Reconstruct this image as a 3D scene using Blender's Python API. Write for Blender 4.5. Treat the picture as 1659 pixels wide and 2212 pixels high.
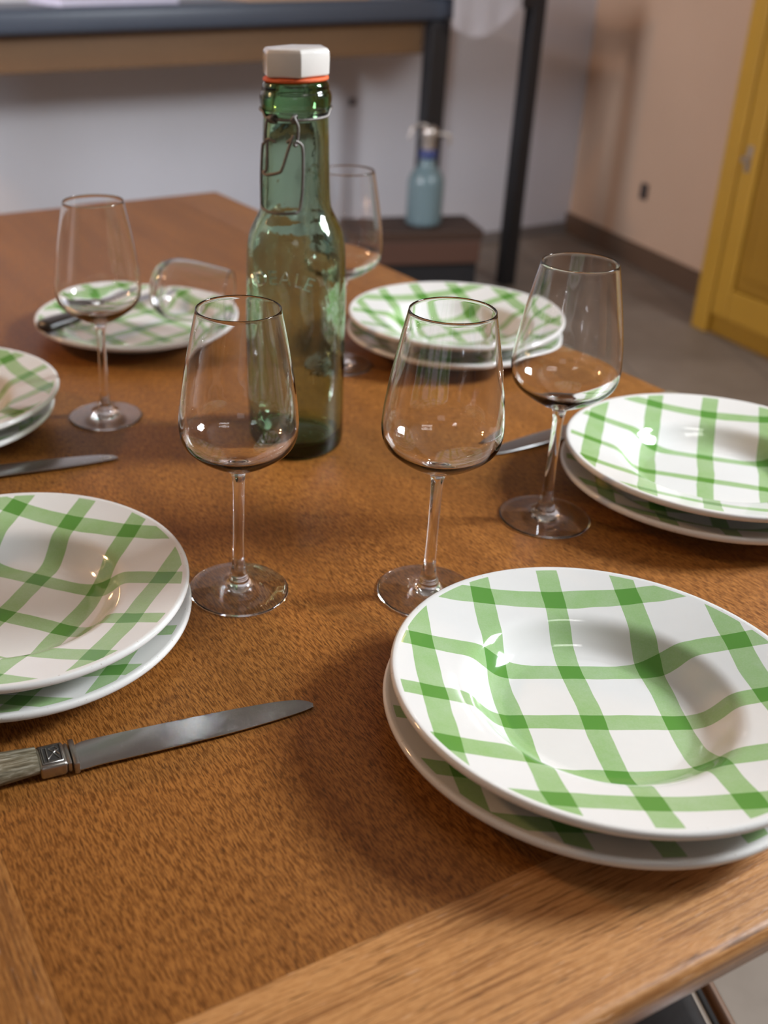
import bpy, bmesh, math, random
from mathutils import Vector, Matrix, Euler
R = math.radians
random.seed(4)
for o in list(bpy.data.objects): bpy.data.objects.remove(o)
SC = bpy.context.scene
COL = SC.collection
TZ = 0.75                                   # height of the table top above the floor
TH = 0.46114                                # the table's rotation in the room

# ---------------------------------------------------------------- camera
cd = bpy.data.cameras.new('camera'); cam = bpy.data.objects.new('camera', cd); COL.objects.link(cam)
cam.location = (0, 0, TZ + .4369)
cam.rotation_euler = (R(90 - 26.142), R(0), 0)
cam.rotation_mode = 'XYZ'
cd.sensor_fit = 'VERTICAL'; cd.sensor_height = 24.0
cd.lens = 2302.857 / 2212 * 24.0
cd.shift_x = 308.9 / 2212; cd.shift_y = -101.0 / 2212
cd.clip_start = .02
cd.dof.use_dof = True; cd.dof.focus_distance = .69; cd.dof.aperture_fstop = 3.7
SC.camera = cam

# ---------------------------------------------------------------- world, light, exposure
SC.view_settings.view_transform = 'Standard'; SC.view_settings.look = 'None'
SC.view_settings.gamma = 1; SC.view_settings.use_curve_mapping = False
SC.view_settings.exposure = 0.0
SC.cycles.max_bounces = 32; SC.cycles.transmission_bounces = 32; SC.cycles.transparent_max_bounces = 32; SC.cycles.glossy_bounces = 8; SC.cycles.sample_clamp_indirect = 0; SC.cycles.blur_glossy = 0.3
wd = bpy.data.worlds.new('world'); SC.world = wd; wd.use_nodes = True
wd.node_tree.nodes['Background'].inputs[0].default_value = (.75, .82, 1, 1)
wd.node_tree.nodes['Background'].inputs[1].default_value = .35

def area(name, loc, target, sx, sy, power, col):
    l = bpy.data.lights.new(name, 'AREA'); l.shape = 'RECTANGLE'; l.size = sx; l.size_y = sy
    l.energy = power; l.color = col
    o = bpy.data.objects.new(name, l); COL.objects.link(o); o.location = loc
    d = Vector(target) - Vector(loc); o.rotation_euler = d.to_track_quat('-Z', 'Y').to_euler()
    return o
area('window_light_right', (2.24, .95, 2.10), (.4, .45, 1.1), .5, .62, 110, (.90, .95, 1.0))
area('fill_light_left', (-2.3, .9, 1.75), (.6, 4.2, 1.0), .6, .9, 19, (.80, .87, 1.0))  # added fill from the left, narrowed to brighten the back wall
area('fill_light_rear', (-.2, -1.85, 2.0), (.5, 2, .9), .7, .6, 2, (.85, .92, 1.0))  # added soft fill behind the camera, the rear wall has no window
bpy.data.lights['fill_light_left'].spread = R(75)
pl = bpy.data.lights.new('warm_lamp_light', 'POINT'); pl.energy = 66; pl.color = (1.0, .56, .27); pl.shadow_soft_size = .09
po = bpy.data.objects.new('warm_lamp_light', pl); COL.objects.link(po); po.location = (-2.1, 1.57, 2.05)

# ---------------------------------------------------------------- helpers
def tag(o, label=None, cat=None, group=None, kind=None):
    if label: o['label'] = label
    if cat: o['category'] = cat
    if group: o['group'] = group
    if kind: o['kind'] = kind
    return o
def empty(name, loc=(0, 0, 0), rz=0):
    o = bpy.data.objects.new(name, None); COL.objects.link(o); o.empty_display_size = .02
    o.location = loc; o.rotation_euler = (0, 0, rz); return o
def link(name, bm, m, parent=None, smooth=True, angle=35):
    bmesh.ops.recalc_face_normals(bm, faces=bm.faces)
    me = bpy.data.meshes.new(name); bm.to_mesh(me); bm.free()
    for mm in (m if isinstance(m, (list, tuple)) else [m]): me.materials.append(mm)
    if smooth:
        me.polygons.foreach_set('use_smooth', [True] * len(me.polygons))
        if angle < 180: me.set_sharp_from_angle(angle=R(angle))
    o = bpy.data.objects.new(name, me); COL.objects.link(o)
    if parent: o.parent = parent
    return o
def box(bm, x0, x1, y0, y1, z0, z1, bev=0, M=None, segs=2):
    r = bmesh.ops.create_cube(bm, size=1)['verts']
    for v in r: v.co = Vector((x0 + (v.co.x + .5) * (x1 - x0), y0 + (v.co.y + .5) * (y1 - y0), z0 + (v.co.z + .5) * (z1 - z0)))
    if bev:
        es = list({e for v in r for e in v.link_edges})
        g = bmesh.ops.bevel(bm, geom=es, offset=bev, segments=segs, affect='EDGES', profile=.5)
        r = list({v for f in g['faces'] for v in f.verts} | {v for v in r if v.is_valid})
    if M is not None: bmesh.ops.transform(bm, matrix=M, verts=[v for v in r if v.is_valid])
    return r
def prism(bm, pts, z0, z1, bev=0, segs=2):
    a = [bm.verts.new((x, y, z0)) for x, y in pts]; b = [bm.verts.new((x, y, z1)) for x, y in pts]
    n = len(pts); bm.faces.new(a[::-1]); bm.faces.new(b)
    for i in range(n): bm.faces.new((a[i], a[(i + 1) % n], b[(i + 1) % n], b[i]))
    if bev:
        es = [e for e in bm.edges if (e.verts[0] in a or e.verts[0] in b) and (e.verts[1] in a or e.verts[1] in b)]
        bmesh.ops.bevel(bm, geom=es, offset=bev, segments=segs, affect='EDGES', profile=.5)
def smooth_prof(pts, sub=4, sharp=()):
    out = []
    n = len(pts)
    for i in range(n - 1):
        p0 = Vector(pts[i - 1]) if i > 0 and i not in sharp else Vector(pts[i])
        p1 = Vector(pts[i]); p2 = Vector(pts[i + 1])
        p3 = Vector(pts[i + 2]) if i + 2 < n and (i + 1) not in sharp else p2
        for k in range(sub):
            t = k / sub
            out.append(tuple(.5 * ((2 * p1) + (p2 - p0) * t + (2 * p0 - 5 * p1 + 4 * p2 - p3) * t * t + (3 * p1 - p0 - 3 * p2 + p3) * t ** 3)))
    out.append(tuple(pts[-1])); return out
def lathe(bm, prof, n=64, x=0, y=0, closed=False):
    rings = []
    for r, z in prof:
        if r < 1e-5: rings.append([bm.verts.new((x, y, z))])
        else: rings.append([bm.verts.new((x + r * math.cos(2 * math.pi * k / n), y + r * math.sin(2 * math.pi * k / n), z)) for k in range(n)])
    pairs = list(zip(rings, rings[1:]))
    if closed: pairs.append((rings[-1], rings[0]))
    for a, b in pairs:
        for k in range(n):
            k2 = (k + 1) % n
            if len(a) == 1 and len(b) == 1: break
            if len(a) == 1: bm.faces.new((a[0], b[k2], b[k]))
            elif len(b) == 1: bm.faces.new((a[k], a[k2], b[0]))
            else: bm.faces.new((a[k], a[k2], b[k2], b[k]))
def tube(bm, pts, r, n=10, cap=True, sub=0, rs=None):
    pts = [Vector(p) for p in pts]
    if sub:
        o = []
        for i in range(len(pts) - 1):
            p0 = pts[max(i - 1, 0)]; p1 = pts[i]; p2 = pts[i + 1]; p3 = pts[min(i + 2, len(pts) - 1)]
            for k in range(sub):
                t = k / sub; o.append(.5 * ((2 * p1) + (p2 - p0) * t + (2 * p0 - 5 * p1 + 4 * p2 - p3) * t * t + (3 * p1 - p0 - 3 * p2 + p3) * t ** 3))
        o.append(pts[-1]); pts = o
    rings = []; up = Vector((0, 0, 1)); prev = None
    for i, p in enumerate(pts):
        t = (pts[min(i + 1, len(pts) - 1)] - pts[max(i - 1, 0)]).normalized()
        if prev is None:
            prev = t.orthogonal().normalized()
        prev = (prev - t * prev.dot(t)).normalized(); b = t.cross(prev)
        rr = rs[i] if rs else r
        rings.append([bm.verts.new(p + (prev * math.cos(2 * math.pi * k / n) + b * math.sin(2 * math.pi * k / n)) * rr) for k in range(n)])
    for a, b in zip(rings, rings[1:]):
        for k in range(n): bm.faces.new((a[k], a[(k + 1) % n], b[(k + 1) % n], b[k]))
    if cap: bm.faces.new(rings[0][::-1]); bm.faces.new(rings[-1])

# ---------------------------------------------------------------- materials
def mat(name):
    m = bpy.data.materials.new(name); m.use_nodes = True; nt = m.node_tree
    return m, nt, nt.nodes['Principled BSDF']
def N(nt, t, **kw):
    n = nt.nodes.new('ShaderNode' + t)
    for k, v in kw.items():
        if k in ('operation', 'blend_type', 'data_type', 'noise_dimensions', 'feature', 'interpolation', 'wave_type', 'bands_direction', 'musgrave_type', 'clamp'): setattr(n, k, v)
        else:
            key = int(k[1:]) if k[0] == 'i' and k[1:].isdigit() else k.replace('_', ' ')
            n.inputs[key].default_value = v
    return n
def L(nt, a, b): nt.links.new(a, b)
def math_(nt, op, a, b=None, c=None):
    n = nt.nodes.new('ShaderNodeMath'); n.operation = op
    for i, v in enumerate((a, b, c)):
        if v is None: continue
        if isinstance(v, (int, float)): n.inputs[i].default_value = v
        else: L(nt, v, n.inputs[i])
    return n.outputs[0]
def mixc(nt, f, a, b, mode='MIX'):
    n = nt.nodes.new('ShaderNodeMix'); n.data_type = 'RGBA'; n.blend_type = mode
    for i, v in ((0, f), (6, a), (7, b)):
        if isinstance(v, (int, float)): n.inputs[i].default_value = v
        elif isinstance(v, tuple): n.inputs[i].default_value = v if len(v) == 4 else v + (1,)
        else: L(nt, v, n.inputs[i])
    return n.outputs[2]
def ramp(nt, f, stops):
    n = nt.nodes.new('ShaderNodeValToRGB'); e = n.color_ramp.elements
    while len(e) < len(stops): e.new(.5)
    for i, (p, c) in enumerate(stops):
        e[i].position = p; e[i].color = (c, c, c, 1) if isinstance(c, (int, float)) else c + (1,)
    L(nt, f, n.inputs[0]); return n.outputs[0]
def coords(nt, scale=(1, 1, 1), rot=(0, 0, 0), loc=(0, 0, 0)):
    tc = nt.nodes.new('ShaderNodeTexCoord'); mp = nt.nodes.new('ShaderNodeMapping')
    mp.inputs['Scale'].default_value = scale; mp.inputs['Rotation'].default_value = rot; mp.inputs['Location'].default_value = loc
    L(nt, tc.outputs['Object'], mp.inputs[0]); return mp.outputs[0]
def noise(nt, vec, scale, detail=3, rough=.55, dist=0):
    n = nt.nodes.new('ShaderNodeTexNoise'); n.inputs['Scale'].default_value = scale; n.inputs['Detail'].default_value = detail
    n.inputs['Roughness'].default_value = rough; n.inputs['Distortion'].default_value = dist
    L(nt, vec, n.inputs['Vector']); return n.outputs[0]
def bump(nt, h, strength, dist, bsdf):
    b = nt.nodes.new('ShaderNodeBump'); b.inputs['Strength'].default_value = strength; b.inputs['Distance'].default_value = dist
    L(nt, h, b.inputs['Height']); L(nt, b.outputs[0], bsdf.inputs['Normal'])
def plain(name, col, rough=.5, metal=0, spec=.5, var=.06, vs=8, bs=0, **kw):
    m, nt, b = mat(name)
    v = noise(nt, coords(nt), vs, 4)
    dark = tuple(c * (1 - var) for c in col); lite = tuple(min(c * (1 + var), 1) for c in col)
    L(nt, mixc(nt, v, dark, lite), b.inputs['Base Color'])
    b.inputs['Roughness'].default_value = rough; b.inputs['Metallic'].default_value = metal; b.inputs['Specular IOR Level'].default_value = spec
    if bs: bump(nt, noise(nt, coords(nt), vs * 12, 4), bs, .001, b)
    for k, x in kw.items(): b.inputs[k.replace('_', ' ')].default_value = x
    return m

def wood(name, light, mid, dark, along='y', rough=.33, flame=1.0, pore=1.0, bigc=.5, line=0.0, coat=.0):
    """oak: long fibres, short dark pores and slow bands, running along one local axis"""
    m, nt, b = mat(name)
    def sc(across, al): return (al, across, across) if along == 'x' else (across, al, across)
    warp = noise(nt, coords(nt, sc(6, 1.5)), 1, 2)
    vec0 = coords(nt)
    tc = nt.nodes.new('ShaderNodeTexCoord')
    # slow wander of the fibres
    add = nt.nodes.new('ShaderNodeVectorMath'); add.operation = 'ADD'
    wv = nt.nodes.new('ShaderNodeCombineXYZ')
    amt = math_(nt, 'MULTIPLY', math_(nt, 'SUBTRACT', warp, .5), .022)
    L(nt, amt, wv.inputs[1 if along == 'x' else 0])
    L(nt, tc.outputs['Object'], add.inputs[0]); L(nt, wv.outputs[0], add.inputs[1])
    def mp(s):
        n = nt.nodes.new('ShaderNodeMapping'); n.inputs['Scale'].default_value = s; L(nt, add.outputs[0], n.inputs[0]); return n.outputs[0]
    fib = noise(nt, mp(sc(900, 130)), 1, 3, .6, .35)
    flk = noise(nt, mp(sc(1100, 190)), 1, 2, .5, .5)
    band = noise(nt, mp(sc(34, 1.6)), 1, 3, .6)
    big = noise(nt, mp(sc(7, 2)), 1, 3)
    base = mixc(nt, ramp(nt, fib, [(.40, 0.0), (.58, 1.0)]), mid, light)
    base = mixc(nt, math_(nt, 'MULTIPLY', ramp(nt, band, [(.38, 1.0), (.6, 0.0)]), .45), base, mid)
    if line:
        ln = noise(nt, mp(sc(520, 9)), 1, 4, .7)
        base = mixc(nt, math_(nt, 'MULTIPLY', ramp(nt, ln, [(.41, 1.0), (.50, 0.0)]), line), base, dark)
        pr = noise(nt, mp(sc(800, 30)), 1, 2, .5)
        base = mixc(nt, math_(nt, 'MULTIPLY', ramp(nt, pr, [(.335, 1.0), (.385, 0.0)]), .8), base, tuple(c * .45 for c in dark))
        pl = noise(nt, mp(sc(700, 60)), 1, 1, .5)
        base = mixc(nt, math_(nt, 'MULTIPLY', ramp(nt, pl, [(.705, 0.0), (.73, 1.0)]), .45 * line), base, (.80, .58, .42))
    base = mixc(nt, math_(nt, 'MULTIPLY', ramp(nt, flk, [(.33, 1.0), (.43, 0.0)]), .75 * pore), base, dark)
    base = mixc(nt, math_(nt, 'MULTIPLY', ramp(nt, big, [(.35, 1.0), (.65, 0.0)]), bigc), base, mixc(nt, .5, base, dark))
    L(nt, base, b.inputs['Base Color'])
    r_ = math_(nt, 'ADD', math_(nt, 'MULTIPLY', fib, .22), rough - .1); L(nt, r_, b.inputs['Roughness'])
    b.inputs['Coat Weight'].default_value = coat; b.inputs['Specular IOR Level'].default_value = .38; b.inputs['Coat Roughness'].default_value = .25
    bump(nt, math_(nt, 'ADD', fib, flk), .35, .0004, b)
    return m

M_panel = wood('stained_oak', (.385, .152, .031), (.158, .053, .0075), (.050, .016, .003), rough=.42, pore=.9, bigc=.3)
M_side = wood('stained_oak_side', (.40, .172, .042), (.235, .088, .017), (.08, .026, .006), rough=.42, line=.5, pore=.3)
M_end = wood('light_oak', (.56, .285, .105), (.44, .205, .068), (.20, .075, .020), along='x', rough=.36, line=.75, pore=.12, bigc=.1, coat=.15)
M_leg = wood('oak_leg', (.30, .13, .04), (.2, .08, .02), (.08, .03, .006), rough=.4)

def glass(name, col=(1, 1, 1), ior=1.47, rough=0.0, bumps=0, absorb=None, dens=0):
    m, nt, b = mat(name)
    b.inputs['Base Color'].default_value = col + (1,); b.inputs['Transmission Weight'].default_value = 1
    b.inputs['IOR'].default_value = ior; b.inputs['Roughness'].default_value = rough
    if bumps: bump(nt, noise(nt, coords(nt, (1, 1, .6)), 42, 3, .5, .6), bumps, .004, b)
    if absorb:
        v = nt.nodes.new('ShaderNodeVolumeAbsorption'); v.inputs[0].default_value = absorb + (1,); v.inputs[1].default_value = dens
        L(nt, v.outputs[0], nt.nodes['Material Output'].inputs['Volume'])
    return m
M_glass = glass('clear_glass', (.998, .998, 1.0), 1.46)
M_bottle = glass('green_glass', (.97, .99, .97), 1.5, .0, .13, (.36, .60, .34), 125)
M_letter = glass('raised_green_glass', (.93, .98, .93), 1.5)
M_blueglass = glass('pale_blue_glass', (.62, .86, .90), 1.45, .05)

# ceramic with hand-painted green bands, grid laid out on the plate's own plan
def ceramic(name, vlines, hlines, vw, hw):
    m, nt, b = mat(name)
    tc = nt.nodes.new('ShaderNodeTexCoord'); sp = nt.nodes.new('ShaderNodeSeparateXYZ')
    wob = noise(nt, tc.outputs['Object'], 18, 2)
    L(nt, tc.outputs['Object'], sp.inputs[0])
    w_ = math_(nt, 'MULTIPLY', math_(nt, 'SUBTRACT', wob, .5), .006)
    X = math_(nt, 'ADD', sp.outputs[0], w_); Y = math_(nt, 'ADD', sp.outputs[1], w_); Z = sp.outputs[2]
    def band(C, c, w):
        d = math_(nt, 'ABSOLUTE', math_(nt, 'SUBTRACT', C, c))
        return math_(nt, 'LESS_THAN', d, w / 2)
    def union(C, ls, ww):
        o = None
        for i, c in enumerate(ls):
            bb = band(C, c, ww * (1 + .10 * math.sin(i * 2.3 + c * 90)))
            o = bb if o is None else math_(nt, 'MAXIMUM', o, bb)
        return o
    rr = math_(nt, 'SQRT', math_(nt, 'ADD', math_(nt, 'MULTIPLY', sp.outputs[0], sp.outputs[0]), math_(nt, 'MULTIPLY', sp.outputs[1], sp.outputs[1])))
    inside = math_(nt, 'LESS_THAN', rr, .1205)
    geo = nt.nodes.new('ShaderNodeNewGeometry'); 
    nrm = nt.nodes.new('ShaderNodeSeparateXYZ'); L(nt, tc.outputs['Normal'], nrm.inputs[0])
    up = math_(nt, 'GREATER_THAN', nrm.outputs[2], .12)
    inside = math_(nt, 'MULTIPLY', inside, up)
    v = math_(nt, 'MULTIPLY', union(X, vlines, vw), inside); h = math_(nt, 'MULTIPLY', union(Y, hlines, hw), inside)
    n1 = noise(nt, tc.outputs['Object'], 30, 5, .65); n2 = noise(nt, tc.outputs['Object'], 900, 2, .6)
    tex = math_(nt, 'ADD', math_(nt, 'MULTIPLY', n1, .7), math_(nt, 'MULTIPLY', n2, .3))
    white = mixc(nt, n1, (.70, .695, .67), (.76, .755, .735))
    gfac = ramp(nt, tex, [(.3, .88), (.7, .66)])
    paint = (.200, .410, .092)
    c1 = mixc(nt, math_(nt, 'MULTIPLY', v, gfac), white, paint)
    c2 = mixc(nt, math_(nt, 'MULTIPLY', h, gfac), white, paint)
    both = math_(nt, 'MULTIPLY', v, h)
    c = mixc(nt, h, c1, c2)
    c = mixc(nt, math_(nt, 'MULTIPLY', both, .92), c, (.085, .26, .035))
    # worn rim: brown specks along the outer edge
    sp2 = noise(nt, tc.outputs['Object'], 420, 3, .6)
    wear = math_(nt, 'MULTIPLY', ramp(nt, sp2, [(.66, 0.0), (.72, 1.0)]), math_(nt, 'GREATER_THAN', rr, .1215))
    c = mixc(nt, math_(nt, 'MULTIPLY', wear, .6), c, (.30, .20, .12))
    L(nt, c, b.inputs['Base Color'])
    b.inputs['Roughness'].default_value = .075; b.inputs['Specular IOR Level'].default_value = .5
    return m
VL = (-.101, -.052, -.003, .047, .098); HL = (.094, .042, -.007, -.056, -.098)
M_plateA = ceramic('painted_faience', VL, HL, .0160, .0135)
M_plateB = ceramic('painted_faience_narrow', VL, HL, .0155, .0095)
M_plateC = ceramic('painted_faience_flat', (-.090, -.045, .002, .05, .096), (.09, .046, -.002, -.05, -.093), .015, .013)

M_steel = plain('blade_steel', (.50, .50, .50), .24, 1, var=.08, vs=60)
M_silver = plain('old_silver', (.45, .43, .40), .30, 1, var=.25, vs=300)
M_black_silver = plain('tarnish', (.03, .028, .026), .5)
M_wire = plain('dull_wire', (.20, .185, .175), .42, .85, var=.3, vs=250, bs=.3)
M_porc = plain('cap_porcelain', (.80, .77, .73), .12, 0, var=.08, vs=55, Coat_Weight=.5, Coat_Roughness=.04)
M_rubber = plain('orange_rubber', (.80, .13, .025), .5, 0, var=.25, vs=300, bs=.4)
def horn():
    m, nt, b = mat('grey_horn')
    f = noise(nt, coords(nt, (60, 700, 700)), 1, 4, .65, .4)
    L(nt, ramp(nt, f, [(.3, (.05, .04, .022)), (.5, (.16, .135, .085)), (.7, (.42, .40, .32))]), b.inputs['Base Color'])
    b.inputs['Roughness'].default_value = .35; bump(nt, f, .3, .0006, b); return m
M_horn = horn()
M_black_handle = plain('dark_handle', (.035, .028, .024), .35)

M_wall = plain('white_plaster', (.64, .63, .66), .9, var=.05, vs=3, bs=.2)
M_warmwall = plain('warm_lit_plaster', (.62, .42, .29), .9, var=.07, vs=2.5, bs=.2)  # right wall: part of the warm lamplight is mixed into its colour
M_ceil = plain('ceiling_paint', (.25, .235, .22), .95, var=.03)
M_dimwall = plain('room_plaster', (.20, .17, .15), .9, var=.05)
M_floor = None
def floor_mat():
    m, nt, b = mat('worn_concrete_tile')
    v = noise(nt, coords(nt), 3.5, 5, .6)
    c = ramp(nt, v, [(.3, (.20, .160, .125)), (.7, (.30, .248, .20))])
    br = nt.nodes.new('ShaderNodeTexBrick'); br.offset = 0; br.inputs['Scale'].default_value = 1
    br.inputs['Brick Width'].default_value = .4; br.inputs['Row Height'].default_value = .4; br.inputs['Mortar Size'].default_value = .006
    L(nt, coords(nt), br.inputs['Vector'])
    L(nt, mixc(nt, math_(nt, 'MULTIPLY', br.outputs['Fac'], .5), c, (.12, .11, .1)), b.inputs['Base Color'])
    b.inputs['Roughness'].default_value = .55; return m
M_floor = floor_mat()
M_skirt = plain('brown_skirting', (.13, .075, .045), .5)
M_blackpaint = plain('black_steel_paint', (.012, .012, .014), .45)
M_bluegrey = plain('slate_steel_paint', (.055, .068, .092), .38)
M_brownboard = wood('brown_board', (.19, .10, .042), (.13, .068, .03), (.10, .05, .02), along='x', rough=.5)
M_darkwood = wood('dark_walnut', (.075, .038, .022), (.05, .026, .016), (.02, .01, .007), along='x', rough=.5)
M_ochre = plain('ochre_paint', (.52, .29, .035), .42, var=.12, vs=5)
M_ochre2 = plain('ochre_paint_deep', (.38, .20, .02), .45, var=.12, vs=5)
M_cloth = plain('white_sheet', (.80, .76, .78), .9, var=.04, vs=20)
M_paper = plain('lilac_paper', (.50, .48, .58), .8, var=.1, vs=14)
M_metal = plain('dull_metal', (.55, .5, .45), .35, .8)
M_navy = plain('navy_plastic', (.03, .045, .16), .4)
M_seat = plain('charcoal_vinyl', (.020, .018, .018), .6, bs=.3)
M_chrome = plain('chair_chrome', (.75, .74, .72), .2, 1)
M_white = plain('window_paint', (.7, .7, .68), .5)
def emis(name, col, s):
    m, nt, b = mat(name); b.inputs['Emission Color'].default_value = col + (1,); b.inputs['Emission Strength'].default_value = s
    b.inputs['Base Color'].default_value = (.9, .9, .9, 1); return m
M_tube = emis('tube_glow', (1, .98, .95), 12)

# ---------------------------------------------------------------- room shell (floor z = 0)
def wall(name, A, B, z0, z1, thick, m, holes=()):
    """vertical slab from A to B; thickness grows to the left of A->B; holes = (t0,t1,z0,z1) along it"""
    A = Vector(A); B = Vector(B); d = B - A; ln = d.length; ang = math.atan2(d.y, d.x)
    bm = bmesh.new()
    M = Matrix.Translation((A.x, A.y, 0)) @ Matrix.Rotation(ang, 4, 'Z')
    cuts = [(0, ln, z0, z1)]
    if holes:
        h = holes[0]; cuts = [(0, h[0], z0, z1), (h[1], ln, z0, z1), (h[0], h[1], z0, h[2]), (h[0], h[1], h[3], z1)]
    for a, b_, c, d_ in cuts: box(bm, a, b_, 0, thick, c, d_, M=M)
    o = link(name, bm, m, smooth=False); tag(o, kind='structure'); return o, M
CH = 2.75
bm = bmesh.new(); box(bm, -2.6, 3.0, -2.2, 5.4, -.1, 0); tag(link('floor', bm, M_floor, smooth=False), kind='structure')
bm = bmesh.new(); box(bm, -2.6, 3.0, -2.2, 5.4, CH, CH + .1); tag(link('ceiling', bm, M_ceil, smooth=False), kind='structure')
corner = Vector((1.491, 4.854)); ub = Vector((math.cos(R(27)), math.sin(R(27))))
wr = Vector((.2182, -.9759))
leftend = corner - ub * 4.5
wall('wall_back', corner, leftend, 0, CH, -.12, M_wall)
rend = corner + wr * 6.9
L1 = (corner - rend).length
# right wall: window opening
wall('wall_right', rend, corner, 0, CH, -.12, M_warmwall, holes=[(2.25, 3.45, 1.2, 2.5)])
wall('wall_left', (leftend.x, leftend.y), (-2.5, -2.0), 0, CH, -.12, M_dimwall, holes=[(.55, 1.95, 1.0, 2.45)])
wall('wall_rear', (-2.5, -2.0), (rend.x, -1.95), 0, CH, -.12, M_dimwall)
# skirting on the right wall
def along(A, B, name, z0, z1, th, m, kind='structure', t0=0, t1=None):
    A = Vector(A); B = Vector(B); d = B - A; ang = math.atan2(d.y, d.x)
    bm = bmesh.new(); box(bm, t0, d.length if t1 is None else t1, 0, th, z0, z1, .004, M=Matrix.Translation((A.x, A.y, 0)) @ Matrix.Rotation(ang, 4, 'Z'))
    return tag(link(name, bm, m, smooth=False), kind=kind)
along(corner, corner + wr * 6.8, 'baseboard_right', 0.001, .085, -.018, M_skirt)
along(leftend, corner, 'baseboard_back', 0.001, .045, -.014, M_dimwall)
def window(name, A, B, z0, z1, t0, t1):
    A = Vector(A); B = Vector(B); d = B - A; ang = math.atan2(d.y, d.x)
    root = empty(name); tag(root, kind='structure'); M = Matrix.Translation((A.x, A.y, 0)) @ Matrix.Rotation(ang, 4, 'Z')
    bm = bmesh.new(); w_ = .045
    for a, b_, c, e in ((t0, t0 + w_, z0, z1), (t1 - w_, t1, z0, z1), (t0 + w_, t1 - w_, z0, z0 + w_), (t0 + w_, t1 - w_, z1 - w_, z1), ((t0 + t1) / 2 - .03, (t0 + t1) / 2 + .03, z0 + w_, z1 - w_)):
        box(bm, a, b_, .02, .07, c, e, .004, M=M)
    link('window_frame', bm, M_white, root, smooth=False)
    bm = bmesh.new()
    for zz in ((z0 * 2 + z1) / 3, (z0 + z1 * 2) / 3): box(bm, t0 + w_, t1 - w_, .03, .06, zz - .011, zz + .011, M=M)
    link('glazing_bar', bm, M_white, root, smooth=False)
    return root
# frames stand in the openings
window('window_1', rend, corner, 1.2, 2.5, 2.25, 3.45)
window('window_2', leftend, (-2.5, -2.0), 1.0, 2.45, .55, 1.95)

# ---------------------------------------------------------------- table
TM = Matrix.Translation((0, 0, TZ)) @ Matrix.Rotation(TH, 4, 'Z')
# table-local: x = along the front edge, y = away from the camera along the length
X0, X1, Y0, YI, Y1 = -.022, .8901, .2157, .2995, 1.9033
table = empty('dining_table', (0, 0, 0)); table.matrix_world = Matrix.Translation((0, 0, 0)) @ Matrix.Rotation(TH, 4, 'Z')
tag(table, 'long stained oak dining table laid with green checked plates and wine glasses', 'table')
T = .024
def slab(name, x0, x1, y0, y1, m, sharp_sides=(), bev=.0035):
    bm = bmesh.new(); box(bm, x0, x1, y0, y1, TZ - T, TZ, bev, segs=3)
    return link(name, bm, m, table, angle=30)
sd = .094
o = slab('table_panel', X0 + sd, X1 - sd, YI, Y1, M_panel, bev=.0002)
o = slab('side_board', X0, X0 + sd - .0001, YI, Y1, M_side, bev=.0002)
o = slab('side_board', X1 - sd + .0001, X1, YI, Y1, M_side, bev=.0002)
bm = bmesh.new()
# end board: rounded outer arris
prof = [(YI - .0001, TZ), (Y0 + .006, TZ), (Y0 + .003, TZ - .0008), (Y0 + .0009, TZ - .003), (Y0, TZ - .006), (Y0 + .001, TZ - .019), (Y0 + .004, TZ - .023), (Y0 + .008, TZ - T), (YI - .0001, TZ - T)]
a = [bm.verts.new((X0 - .004, y, z)) for y, z in prof]; b = [bm.verts.new((X1 + .004, y, z)) for y, z in prof]
bm.faces.new(a); bm.faces.new(b[::-1])
for i in range(len(prof)): bm.faces.new((a[i], b[i], b[(i + 1) % len(prof)], a[(i + 1) % len(prof)]))
link('end_board', bm, M_end, table, angle=40)
for sx in (X0 + .08, X1 - .08):
    for sy in (Y0 + .42, Y1 - .12):
        bm = bmesh.new(); box(bm, sx - .035, sx + .035, sy - .035, sy + .035, 0, TZ - T - .0005, .004)
        link('leg', bm, M_leg, table, angle=30)
bm = bmesh.new()
for a_ in ((X0 + .115, X1 - .115, Y0 + .41, Y0 + .43), (X0 + .115, X1 - .115, Y1 - .13, Y1 - .11), (X0 + .07, X0 + .09, Y0 + .456, Y1 - .156), (X1 - .09, X1 - .07, Y0 + .456, Y1 - .156)):
    box(bm, *a_, TZ - T - .09, TZ - T - .0005, .002)
link('apron', bm, M_leg, table, angle=30)

# ---------------------------------------------------------------- plates
def soup_prof():
    up = [(0, .0095), (.048, .0095), (.057, .0102), (.064, .0128), (.0705, .0182), (.0765, .0245), (.0815, .0276), (.088, .0294), (.100, .0324), (.113, .0357), (.1215, .0378)]
    edge = [(.1236, .0383), (.1250, .0374), (.1255, .0357), (.1250, .0338), (.1232, .0325)]
    un = [(.117, .0316), (.110, .0302), (.100, .0277), (.088, .0246), (.080, .0215), (.0735, .0150), (.067, .0085), (.060, .0045), (.0575, .0035), (.0570, .0006), (.0555, 0), (.0535, .0006), (.052, .0042), (0, .0048)]
    return smooth_prof(up, 4) + smooth_prof(edge, 2) + smooth_prof(un, 3)
def flat_prof():
    up = [(0, .0060), (.070, .0060), (.078, .0068), (.084, .0098), (.090, .0140), (.096, .0168), (.108, .0205), (.1215, .0238)]
    edge = [(.1238, .0244), (.1252, .0236), (.1257, .0218), (.1252, .0198), (.1234, .0184)]
    un = [(.119, .0175), (.113, .0160), (.104, .0128), (.094, .0090), (.085, .0042), (.080, .0024), (.0790, .0006), (.0775, 0), (.0755, .0006), (.074, .0022), (0, .0028)]
    return smooth_prof(up, 4) + smooth_prof(edge, 2) + smooth_prof(un, 3)
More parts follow.
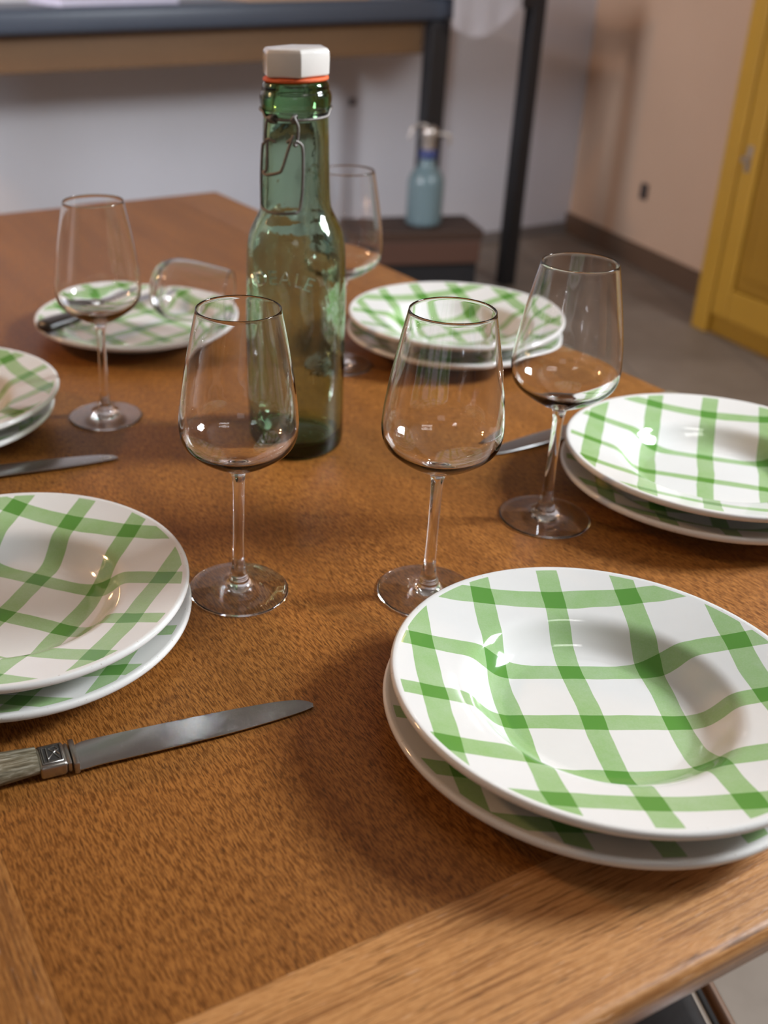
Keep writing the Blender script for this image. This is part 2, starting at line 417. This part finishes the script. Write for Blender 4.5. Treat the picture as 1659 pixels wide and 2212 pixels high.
def plate(name, prof, m, x, y, z, rot, label, group, tilt=(0, 0)):
    bm = bmesh.new(); lathe(bm, prof, 160)
    o = link(name, bm, m, angle=60); o.location = (x, y, TZ + z); o.rotation_euler = (tilt[0], tilt[1], rot)
    tag(o, label, 'plate', group); return o
SP, FP = soup_prof(), flat_prof()
gs, gf = 'green checked soup plates', 'green checked flat plates'
stack = [
    ((.2152, .5140), 0, (-.003, .0005), M_plateA, 2, 'nearest pair of plates, at the lower right on the light end board'),
    ((.4102, .8338), -21, (-.001, .001), M_plateB, -14, 'at the right edge of the table behind the right-hand wine glass'),
    ((-.1611, .6265), -21, (.001, -.001), M_plateA, -15, 'at the left above the bone-handled knife'),
    ((.2530, 1.2123), 17, (-.001, 0), M_plateC, 30, 'behind the central wine glass on the far right side'),
    ((-.3051, .9725), 34, (-.007, .002), M_plateA, 12, 'cut by the left frame edge beside the far left wine glass'),
]
where = ['lower right, nearest of all', 'right frame edge, behind the rightmost glass', 'left side, above the horn-handled knife', 'far right side, beyond the central glass', 'left frame edge, beside the farthest left glass']
for i, ((x, y), rz, off, m, rz2, _) in enumerate(stack):
    plate('soup_plate', SP, m, x, y, .0064, R(rz), 'green checked soup plate atop a flat plate, ' + where[i], gs)
    plate('flat_plate', FP, M_plateC, x + off[0], y + off[1], .0003, R(rz2), 'green checked flat plate under a soup plate, ' + where[i], gf)
plate('flat_plate', FP, M_plateA, -.1287, 1.2674, .0003, R(40), 'single green checked flat plate holding a fallen tumbler and a knife, far left', gf)

# ---------------------------------------------------------------- wine glasses
def wine_meshes():
    foot = smooth_prof([(0, .0012), (.012, .0011), (.030, .0006), (.0355, .0001)], 4) + [(.0370, .0003), (.0374, .0009), (.0372, .0016)] \
        + smooth_prof([(.0360, .0021), (.028, .0030), (.018, .0043), (.0115, .0062), (.0082, .0095), (.0064, .0150), (.0052, .0210), (.0045, .027)], 4)
    stem = [(.0045, .027), (.0043, .033), (.0041, .045), (.0040, .060), (.0040, .076), (.0041, .086), (.0043, .090)]
    outer = smooth_prof([(.0043, .090), (.0047, .0945), (.0057, .0985), (.0085, .1014), (.0180, .1062), (.0285, .1128), (.0368, .1198), (.0405, .1262), (.0419, .1345), (.0417, .1430), (.0405, .1550), (.0373, .1760), (.0331, .1985), (.0289, .2190)], 6)
    rim = [(.0288, .2197), (.0284, .2200), (.0280, .2197)]
    inner = smooth_prof([(.0279, .2190), (.0320, .1985), (.0362, .1760), (.0394, .1550), (.0406, .1430), (.0408, .1348), (.0393, .1272), (.0355, .1212), (.0270, .1146), (.0165, .1086), (.0075, .1056), (0, .1048)], 6)
    out = []
    for name, pr in (('foot', foot), ('stem', stem), ('bowl', outer + rim + inner)):
        bm = bmesh.new(); lathe(bm, pr, 96); out.append((name, bm))
    return out
wroot = empty('wine_glass')
for n_, b_ in wine_meshes():
    bm = b_
    # orient outwards: all three share one winding (profile runs bottom -> outside -> top -> inside)
    bmesh.ops.recalc_face_normals(bm, faces=bm.faces)
    # recalc on open shells can flip: test the winding by a face near the outside
    bm.faces.ensure_lookup_table()
    f = max(bm.faces, key=lambda q: q.calc_center_median().xy.length)
    c_ = f.calc_center_median()
    if f.normal.x * c_.x + f.normal.y * c_.y < 0:
        bmesh.ops.reverse_faces(bm, faces=bm.faces)
    me = bpy.data.meshes.new(n_); bm.to_mesh(me); bm.free(); me.materials.append(M_glass)
    me.polygons.foreach_set('use_smooth', [True] * len(me.polygons))
    oo = bpy.data.objects.new(n_, me); COL.objects.link(oo); oo.parent = wroot
def copy_tree(o, parent=None):
    c = o.copy(); COL.objects.link(c); c.parent = parent
    for ch in [q for q in bpy.data.objects if q.parent == o]: copy_tree(ch, c)
    return c
GL = [((-.0017, .6780), 'clear wine glass in front of the green bottle, beside the left plates'),
      ((.1393, .6741), 'clear wine glass whose foot touches the nearest plates, centre of the table'),
      ((.2563, .7900), 'clear wine glass leaning right of centre, beside the plates at the right edge'),
      ((-.1385, 1.0032), 'clear wine glass at the far left, in front of the plate with the fallen tumbler'),
      ((.1129, 1.1527), 'blurred clear wine glass partly hidden behind the green bottle')]
for i, ((x, y), lab) in enumerate(GL):
    g = wroot if i == 0 else copy_tree(wroot)
    g.location = (x, y, TZ + .0001); g.rotation_euler = (0, 0, i * .7); tag(g, lab, 'wine glass', 'stemmed wine glasses on the table')

# fallen tumbler on the far plate
bm = bmesh.new()
lathe(bm, smooth_prof([(0, .002), (.015, .0012), (.022, .0022), (.030, .0085), (.0362, .022), (.0382, .036), (.0372, .060), (.0335, .092), (.0312, .106)], 6)
      + [(.0307, .1067), (.0301, .106)] + smooth_prof([(.0300, .105), (.0323, .091), (.0358, .060), (.0367, .037), (.0345, .0235), (.027, .0125), (.018, .0085), (0, .0075)], 6), 72)
t = link('tumbler', bm, M_glass, angle=180)
t.location = (-.106, 1.252, TZ + .0635)
ax = Vector((.100, -.024, -.006)).normalized(); t.scale = (.97, .97, .89); t.rotation_mode = 'QUATERNION'; t.rotation_quaternion = Vector((0, 0, 1)).rotation_difference(ax)
tag(t, 'clear glass tumbler lying on its side across the far left plate', 'tumbler')

# ---------------------------------------------------------------- green bottle
BX, BY = .0536, .9425
bot = empty('swing_top_bottle', (BX, BY, TZ + .0006)); tag(bot, 'tall green glass bottle with white stopper and wire clasp, centre of the table', 'bottle')
bot.rotation_euler = (0, R(-1.35), 0)
outer = [(0, .004), (.020, .0035), (.033, .0010), (.0400, 0), (.0432, .0020), (.0446, .0070), (.0450, .020), (.0452, .074), (.0452, .120), (.0450, .160), (.0446, .180), (.0436, .194), (.0412, .206), (.0360, .2172), (.0325, .2240), (.0306, .2310), (.0297, .245), (.0290, .265), (.0284, .285), (.0279, .2985), (.0277, .3030),
         (.0283, .3060), (.0290, .3085), (.0287, .3105), (.0296, .3125), (.0304, .3160), (.0305, .3195), (.0299, .3228), (.0289, .3245), (.0284, .3262), (.0283, .3290), (.0272, .3316), (.0255, .3322), (.0205, .3322)]
inner = [(.0180, .3300), (.0175, .3200), (.0205, .3050), (.0232, .2850), (.0240, .2600), (.0246, .2400), (.0262, .2285), (.0295, .2190), (.0350, .2080), (.0382, .1970), (.0398, .1850), (.0405, .1650), (.0408, .1200), (.0408, .0740), (.0404, .0250), (.0385, .0150), (.0320, .0110), (.0180, .0125), (0, .0135)]
bm = bmesh.new(); lathe(bm, smooth_prof(outer, 5) + smooth_prof(inner, 5), 128); link('glass_body', bm, M_bottle, bot, angle=180)
# raised lettering on an arc round the shoulder
def cyl(az, z, r): a = R(az); return Vector((r * math.sin(a), -r * math.cos(a), z))
cu = bpy.data.curves.new('lettering', 'FONT'); cu.body = 'IDEALE'; cu.size = .0180; cu.extrude = .0009; cu.bevel_depth = .0003; cu.bevel_resolution = 2; cu.offset = -.0004
cu.align_x = 'CENTER'; cu.align_y = 'CENTER'; cu.space_character = 1.12; cu.resolution_u = 6
to = bpy.data.objects.new('tmp', cu); COL.objects.link(to)
bpy.context.view_layer.update()
dg = bpy.context.evaluated_depsgraph_get(); me = bpy.data.meshes.new_from_object(to.evaluated_get(dg)); bpy.data.objects.remove(to)
bm = bmesh.new(); bm.from_mesh(me)
bmesh.ops.subdivide_edges(bm, edges=[e for e in bm.edges if e.calc_length() > .003], cuts=2)
for v in bm.verts:
    x, y, z = v.co; RA = .062; a = x / RA
    ax_, zz = (RA + y) * math.sin(a), (RA + y) * math.cos(a) - RA
    v.co = cyl(-21 + math.degrees(ax_ / .0452), .1745 + zz, .0451 + z)
link('raised_lettering', bm, M_letter, bot, angle=60)['label'] = 'raised glass letters'
# gasket, stopper
bm = bmesh.new(); lathe(bm, [(.0120, .3326), (.0262, .3326), (.0274, .3334), (.0277, .3345), (.0272, .3357), (.0258, .3363), (.0120, .3363)], 64, closed=True)
link('rubber_gasket', bm, M_rubber, bot, angle=60)['label'] = 'orange rubber ring'
bm = bmesh.new()
rr_, nseg = .0302, 6
def hexring(rad, z, ofs=R(5.5)):
    return [(rad * math.sin(ofs + k * math.pi / 3), -rad * math.cos(ofs + k * math.pi / 3), z) for k in range(6)]
rings = [[bm.verts.new(p) for p in hexring(r_, z_)] for r_, z_ in ((.0275, .3366), (.0298, .3378), (.0302, .351), (.0298, .3560), (.0275, .3585), (.018, .3592))]
for a, b in zip(rings, rings[1:]):
    for k in range(6): bm.faces.new((a[k], a[(k + 1) % 6], b[(k + 1) % 6], b[k]))
bm.faces.new(rings[0][::-1]); bm.faces.new(rings[-1])
bmesh.ops.bevel(bm, geom=[e for e in bm.edges], offset=.0011, segments=3, affect='EDGES', profile=.5)
link('porcelain_stopper', bm, M_porc, bot, angle=50)['label'] = 'white six-sided porcelain stopper'
# wire clasp
wr_ = .00132
bm = bmesh.new(); RW = .0300
tube(bm, [cyl(a_, .3045 + (.0045 if abs(a_) > 60 and abs(a_) < 120 else 0) + .0035 * (1 - math.cos(R(a_))) * .5, RW) for a_ in range(-180, 180, 8)] + [cyl(-180, .308, RW)], wr_, 8)
for a0 in (-43, -7):
    tube(bm, [cyl(a0 + 2.2 * math.sin(t_ * .9) + t_ * .45 - 2, .3052 + .0032 * math.sin(t_), RW + .0004 + .0030 * math.cos(t_)) for t_ in [k * .4 for k in range(0, 48)]], .0009, 6)
w1 = link('wire_collar', bm, M_wire, bot, angle=70)
def wpath(pts, r, dr=0.0, sub=5, wr=wr_): 
    bm = bmesh.new(); tube(bm, [cyl(p[0], p[1], r + (p[2] if len(p) > 2 else 0)) for p in pts], wr, 8, sub=sub); return bm
bm = wpath([(-5, .3075, .002), (-3.2, .3050, .003), (1, .2992, .0018), (.2, .2903, .0018), (-1.8, .2852, .0028), (-4.5, .2856, .004), (-4, .288, .004)], .0300)
link('wire_link', bm, M_wire, bot, angle=70)
bm = wpath([(-45, .3070, .002), (-48.5, .3045, .003), (-55, .2940, .0018), (-55, .2885, .0018), (-51, .2868, .003), (-49.5, .2885, .004)], .0300)
link('wire_link', bm, M_wire, bot, angle=70)
bm = wpath([(-33.8, .2871, .002), (-38, .2878, .002), (-46.9, .2891, .0025), (-48.4, .2858, .003), (-50.1, .2646, .0035), (-57, .2618, .004), (-51, .2600, .0045), (-44, .2601, .0045), (-29.2, .2624, .004), (-22.6, .2658, .0035), (-12.6, .2829, .003), (-6.2, .2925, .0025), (-8, .2905, .002), (-16.1, .2869, .0015)], .0300, sub=6)
link('wire_lever', bm, M_wire, bot, angle=70)
bm = wpath([(-52.9, .2865, .003), (-60, .2848, .002), (-66, .2810, .0015), (-75.3, .2586, .001), (-76, .2345, .001), (-73, .2310, .0015), (-64, .2300, .003), (-46, .2288, .004), (-27.7, .2285, .0045), (-6, .2292, .004), (1, .2302, .003), (4.6, .2350, .0022), (7.6, .2500, .0018), (8.6, .2700, .0015), (7.6, .2825, .0015), (3.5, .2865, .002), (-3, .2885, .003)], .0300, sub=5)
link('wire_bail', bm, M_wire, bot, angle=70)

# ---------------------------------------------------------------- knives
def blade_outline(Lb, wd):
    top = [(0, wd * .46), (.004, wd * .50), (.010, wd * .56), (Lb * .35, wd * .56), (Lb * .6, wd * .53), (Lb * .82, wd * .46), (Lb * .93, wd * .36), (Lb * .985, wd * .20), (Lb, .02 * wd)]
    bot_ = [(Lb * .985, -wd * .12), (Lb * .94, -wd * .20), (Lb * .8, -wd * .32), (Lb * .6, -wd * .42), (Lb * .35, -wd * .46), (.012, -wd * .48), (.004, -wd * .52), (0, -wd * .52)]
    return top, bot_
def knife(label, ornate=True, hm=None, Lb=.152, wd=.0225, lh=.085):
    """local x runs from the bolster (0) to the tip; the blade lies flat"""
    root = empty('table_knife'); tag(root, label, 'knife', 'table knives')
    top, bo = blade_outline(Lb, wd)
    bm = bmesh.new(); n = 40
    def edge(pts, x):
        pts = sorted(pts)
        for p, q in zip(pts, pts[1:]):
            if p[0] <= x <= q[0]: return p[1] + (q[1] - p[1]) * (x - p[0]) / max(q[0] - p[0], 1e-9)
        return pts[-1][1]
    st = smooth_prof(top, 4); sb = smooth_prof(bo[::-1], 4)
    rings = []
    for i in range(n + 1):
        x = Lb * (1 - (1 - i / n) ** 1.4) if i < n else Lb - 1e-5
        a, b_ = edge(st, x), edge(sb, x)
        if i == n: a, b_ = .05 * wd, -.01 * wd
        th_ = .0013 * (1 - .55 * i / n); e = .0003
        z0 = .0032 - .0020 * i / n
        rings.append([bm.verts.new((x, a, z0)), bm.verts.new((x, a - min(.001, (a - b_) * .2), z0 + th_)), bm.verts.new((x, b_ + (a - b_) * .22, z0 + th_ * .85)), bm.verts.new((x, b_, z0 + e)), bm.verts.new((x, b_, z0 - e)), bm.verts.new((x, b_ + (a - b_) * .22, z0 - th_ * .6)), bm.verts.new((x, a - min(.001, (a - b_) * .2), z0 - th_ * .6))])
    for p, q in zip(rings, rings[1:]):
        for k in range(7): bm.faces.new((p[k], p[(k + 1) % 7], q[(k + 1) % 7], q[k]))
    bm.faces.new(rings[0][::-1]); bm.faces.new(rings[-1])
    link('blade', bm, M_steel, root, angle=22)
    # bolster + ferrule
    bm = bmesh.new()
    box(bm, -.0035, .0004, -.0118, .0112, .0004, .0088, .0015)
    box(bm, -.0066, -.0038, -.0096, .0092, .0010, .0082, .0012)
    link('bolster', bm, M_silver, root, angle=40)
    bm = bmesh.new(); box(bm, -.0230, -.0064, -.0104, .0100, .0004, .0098, .0022, segs=3)
    fe = link('ferrule', bm, M_silver, root, angle=40); fe['label'] = 'decorated silver ferrule'
    if ornate:
        zt = .0098
        bm = bmesh.new(); box(bm, -.0212, -.0082, -.0082, .0078, zt - .0004, zt + .0001); link('engraved_panel', bm, M_black_silver, fe, smooth=False)
        bm = bmesh.new(); zr = zt + .0002
        def ln(*p): tube(bm, [(a, b_, zr) for a, b_ in p], .00034, 6)
        ln((-.0206, -.0076), (-.0206, .0072), (-.0088, .0072), (-.0088, -.0076), (-.0206, -.0076))
        ln((-.0195, -.0066), (-.0195, .0060)); ln((-.0170, -.0066), (-.0170, .0060)); ln((-.0195, -.0066), (-.0170, -.0066)); ln((-.0195, .0060), (-.0170, .0060))
        ln((-.0170, -.0040), (-.0130, .0006), (-.0155, .0045), (-.0120, .0060), (-.0100, .0030), (-.0130, .0006)); ln((-.0170, -.0066), (-.0100, -.0062), (-.0130, .0006)); ln((-.0120, .0030), (-.0098, -.0020))
        link('engraved_lines', bm, M_silver, fe, angle=60)
    bm = bmesh.new(); rings = []; ns = 14
    for i in range(25):
        t_ = i / 24; x = -.0228 - lh * t_
        wy = .0098 + .0038 * math.sin(min(t_ * 1.2, 1) * math.pi / 2); hz = .0048 + .0022 * math.sin(min(t_ * 1.2, 1) * math.pi / 2)
        if t_ > .9: s = math.sqrt(max(1 - ((t_ - .9) / .1) ** 2, .02)); wy *= s; hz *= s
        rings.append([bm.verts.new((x, wy * math.copysign(abs(math.cos(q)) ** .75, math.cos(q)), .0076 + hz * math.copysign(abs(math.sin(q)) ** .75, math.sin(q)))) for q in [2 * math.pi * k / ns for k in range(ns)]])
    for p, q in zip(rings, rings[1:]):
        for k in range(ns): bm.faces.new((p[k], p[(k + 1) % ns], q[(k + 1) % ns], q[k]))
    bm.faces.new(rings[0][::-1]); bm.faces.new(rings[-1])
    link('handle', bm, hm or M_horn, root, angle=60)
    return root
def place_knife(k, tip, bol, z=0.0, flip=False, tiltx=0):
    """tip and bolster given in table plan (u along the front edge, v away)"""
    def W(p): c_, s_ = math.cos(TH), math.sin(TH); return Vector((p[0] * c_ - p[1] * s_, p[0] * s_ + p[1] * c_, 0))
    a, b_ = W(bol), W(tip); d = b_ - a
    k.location = (a.x, a.y, TZ + z); k.rotation_euler = (0, 0, math.atan2(d.y, d.x))
k = knife('silver table knife with grey horn handle lying below the left plates, nearest knife'); place_knife(k, (.281, .4645), (.131, .4825), .0006)
k = knife('table knife at the left frame edge, pointing right behind the left plates'); place_knife(k, (.2975, .8605), (.148, .885), .0006)
k = knife('dark-looking table knife half hidden behind the plates at the right edge', False); place_knife(k, (.615, .7145), (.765, .719), .0006)
k = knife('table knife with dark handle lying across the far plate beside the fallen tumbler', False, M_black_handle, Lb=.13, wd=.019, lh=.07)
k.location = (-.172, 1.257, TZ + .0268); k.rotation_euler = (0, R(-1), R(48))

# ---------------------------------------------------------------- background furniture
UB = Vector((math.cos(TH), math.sin(TH), 0)); VB = Vector((-math.sin(TH), math.cos(TH), 0))
# black steel workbench against the back wall
bench = empty('workbench', (.70, 3.86, 0), TH); tag(bench, 'large workbench with slate grey rim and black legs along the white wall', 'workbench')
bm = bmesh.new(); box(bm, -2.1, .03, 0, .40, TZ + .200, TZ + .272, .02, segs=4); link('top_rim', bm, M_bluegrey, bench)
bm = bmesh.new(); box(bm, -2.06, -.06, .06, .09, TZ + .095, TZ + .1995, .004); link('apron_board', bm, M_brownboard, bench, smooth=False)
for lx, ly in ((-.065, 0), (-2.08, 0), (-2.08, .34), (-.065, .34)):
    if ly and lx > -1: continue
    bm = bmesh.new(); box(bm, lx, lx + .075, ly + .005, ly + .055, 0, TZ + .1995, .004); link('leg', bm, M_blackpaint, bench, smooth=False)
# papers lying on it
def on_bench(name, x0, x1, y0, y1, h, m, label, cat, rot=0):
    bm = bmesh.new(); box(bm, -(x1 - x0) / 2, (x1 - x0) / 2, -(y1 - y0) / 2, (y1 - y0) / 2, 0, h, .002)
    o = link(name, bm, m, smooth=False); p = Vector((.70, 3.86, 0)) + UB * ((x0 + x1) / 2) + VB * ((y0 + y1) / 2)
    o.location = (p.x, p.y, TZ + .2722); o.rotation_euler = (0, 0, TH + rot); return tag(o, label, cat)
on_bench('paper_pad', -1.35, -.98, .02, .30, .02, M_paper, 'pale lilac paper pad lying on the workbench at top left', 'paper', .05)
on_bench('cardboard_folder', -.72, -.30, .03, .32, .012, plain('buff_card', (.42, .27, .17), .8), 'buff cardboard folder on the workbench above the bottle', 'folder', -.04)
# tall black stand with a white sheet
st = empty('metal_stand', (1.02, 4.01, 0), TH); tag(st, 'thin black metal stand right of the workbench carrying a white sheet', 'stand')
bm = bmesh.new(); box(bm, -.027, .027, -.027, .027, 0, TZ + .33, .003); link('leg', bm, M_blackpaint, st, smooth=False)
bm = bmesh.new(); box(bm, -.09, -.0275, -.027, .027, TZ + .235, TZ + .33, .003); box(bm, -.36, -.0915, -.027, .02, TZ + .295, TZ + .33, .003); box(bm, -.36, .027, .271, .319, TZ + .295, TZ + .33, .003)
link('top_rail', bm, M_blackpaint, st, smooth=False)
bm = bmesh.new()
nx, ny = 36, 30; g = {}
for i in range(nx + 1):
    for j in range(ny + 1):
        x = -.375 + .285 * i / nx; s = j / ny * .62; 
        hang = .150 + .055 * math.sin(math.pi * min(i / nx * 1.1, 1)) - .05 * (i / nx)
        if s < .34: p = (x, .31 - s, TZ + .3325)
        else:
            q = (s - .34) / .28; p = (x, -.031 - .003 * math.sin(i * .45) * q - .006 * q, TZ + .3325 - hang * q)
        g[i, j] = bm.verts.new(p)
for i in range(nx):
    for j in range(ny): bm.faces.new((g[i, j], g[i + 1, j], g[i + 1, j + 1], g[i, j + 1]))
bmesh.ops.solidify(bm, geom=bm.faces[:], thickness=.002)
sh = link('white_sheet', bm, M_cloth, angle=80); sh.location = (1.02, 4.01, .0005); sh.rotation_euler = (0, 0, TH); tag(sh, 'white sheet draped over the black stand at the top of the photo', 'sheet')
# dark wooden crate with siphon
crate = empty('wooden_crate', (.64, 3.72, -.02), .10); tag(crate, 'dark brown wooden crate on the floor behind the table under a glass siphon', 'crate')
bm = bmesh.new(); box(bm, -.30, .165, -.16, .065, .300, .335, .004); link('lid', bm, M_darkwood, crate, smooth=False)
bm = bmesh.new(); box(bm, -.295, .16, -.155, -.135, .2205, .2995, .003); link('front_rail', bm, plain('reddish_board', (.085, .038, .024), .5), crate, smooth=False)
bm = bmesh.new()
box(bm, -.295, -.275, -.13, .060, .02, .2995); box(bm, .14, .16, -.13, .060, .02, .2995); box(bm, -.274, .139, .045, .060, .02, .2995); box(bm, -.274, .139, -.13, .044, .02, .04)
box(bm, -.274, .139, -.13, -.11, .041, .2204)
link('box_body', bm, M_blackpaint, crate, smooth=False)
si = empty('soda_siphon', (.626, 3.66, .3152)); tag(si, 'pale blue glass soda siphon with metal head standing on the dark crate', 'siphon')
bm = bmesh.new(); lathe(bm, smooth_prof([(0, .002), (.045, 0), (.056, .006), (.060, .02), (.061, .12), (.060, .150), (.050, .175), (.034, .192), (.027, .205), (.026, .222)], 4) + smooth_prof([(.022, .222), (.023, .205), (.030, .190), (.046, .172), (.056, .148), (.057, .12), (.056, .02), (.048, .010), (0, .010)], 4), 48)
link('glass_body', bm, plain('frosted_blue_glass', (.15, .22, .24), .3, var=.1), si, angle=180)
bm = bmesh.new(); lathe(bm, [(.0, .2225), (.029, .2225), (.031, .228), (.031, .245), (.026, .252), (.0, .252)], 32); link('collar', bm, M_navy, si, angle=50)
bm = bmesh.new(); lathe(bm, [(0, .2525), (.022, .2525), (.022, .285), (.026, .290), (.026, .315), (.018, .325), (0, .327)], 32)
tube(bm, [(.02, 0, .300), (.05, 0, .300), (.065, 0, .292), (.068, 0, .265)], .0065, 10, sub=4)
tube(bm, [(-.005, 0, .322), (-.03, 0, .330), (-.055, 0, .318), (-.066, 0, .285)], .0055, 10, sub=4)
link('spout_head', bm, M_metal, si, angle=60)

# ochre cupboard on the right wall
cab = empty('ochre_cupboard', (1.546, 3.512, 0)); cab.rotation_euler = (0, 0, math.atan2(-.9551, .2953)); tag(cab, 'mustard yellow painted cupboard with panelled door against the warm-lit right wall', 'cupboard')
H_ = 2.1
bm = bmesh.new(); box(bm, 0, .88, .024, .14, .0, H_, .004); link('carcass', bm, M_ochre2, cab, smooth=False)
bm = bmesh.new(); box(bm, .002, .075, 0, .0235, .0, H_, .006); link('stile', bm, M_ochre, cab, smooth=False)
dr = None
bm = bmesh.new(); 
for a_ in ((.082, .155, .07, H_ - .06), (.62, .69, .07, H_ - .06), (.1555, .6195, .07, .17), (.1555, .6195, H_ - .16, H_ - .06), (.1555, .6195, 1.0, 1.09)):
    box(bm, a_[0], a_[1], .002, .0235, a_[2], a_[3], .006)
dr = link('door', bm, M_ochre, cab, smooth=False)
for z0, z1 in ((.175, .995), (1.095, H_ - .165)):
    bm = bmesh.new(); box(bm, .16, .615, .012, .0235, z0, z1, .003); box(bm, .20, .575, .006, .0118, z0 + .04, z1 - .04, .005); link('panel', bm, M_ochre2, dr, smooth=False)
bm = bmesh.new(); box(bm, .108, .128, -.003, .0018, TZ - .21, TZ - .13, .002)
tube(bm, [(.118, -.004, TZ - .17), (.118, -.022, TZ - .17)], .009, 12); link('lock_plate', bm, M_metal, dr, angle=40)
# small wall fittings
pw = Vector((1.614, 4.303))
bm = bmesh.new(); box(bm, -.022, .022, -.012, .0, -.032, .032, .006, segs=3); o = link('wall_socket', bm, plain('socket_brown', (.05, .035, .03), .4)); o.location = (1.6135, 4.303, TZ - .457); o.rotation_euler = (0, 0, math.atan2(-.9759, .2182)); tag(o, 'small dark socket on the warm-lit right wall left of the yellow cupboard', 'socket')
bm = bmesh.new(); box(bm, -.014, .014, -.008, 0, -.014, .014, .004, segs=3); o = link('wall_hook', bm, plain('hook_grey', (.12, .11, .12), .5)); o.location = (.4285, 4.3125, TZ - .1165); o.rotation_euler = (0, 0, R(27)); tag(o, 'small grey hook on the white wall right of the bottle neck', 'hook')
# ceiling lamp with two tubes
lamp = empty('ceiling_lamp', (.82, -.02, CH), R(8)); tag(lamp, 'twin tube ceiling lamp above the table', 'lamp')
bm = bmesh.new(); box(bm, -.34, .34, -.11, .11, -.05, -.0005, .005); link('housing', bm, M_white, lamp, smooth=False)
for sy in (-.07, .07):
    bm = bmesh.new(); tube(bm, [(-.30, sy, -.080), (.30, sy, -.080)], .027, 16); link('tube', bm, M_tube, lamp, angle=60)

# chair tucked in at the right front corner
ch = empty('chair', (.368, .47, 0), R(4)); tag(ch, 'charcoal chair with metal rim tucked under the right end of the table', 'chair')
bm = bmesh.new(); box(bm, -.20, .0, -.20, .20, .405, .445, .018, segs=4); link('seat', bm, M_seat, ch)
bm = bmesh.new()
tube(bm, [(-.20, .212, .425), (-.02, .212, .425), (.012, .200, .425), (.016, .17, .425), (.016, -.17, .425), (.012, -.200, .425), (-.02, -.212, .425), (-.20, -.212, .425)], .0095, 12, sub=4)
link('seat_rim', bm, M_chrome, ch, angle=60)
for lx, ly in ((0, .18), (0, -.18), (-.19, .195), (-.19, -.195)):
    bm = bmesh.new(); tube(bm, [(lx, ly, .40), (lx + (.02 if lx == 0 else -.02), ly * 1.05, 0.0)], .010, 10); link('leg', bm, M_chrome, ch, angle=60)
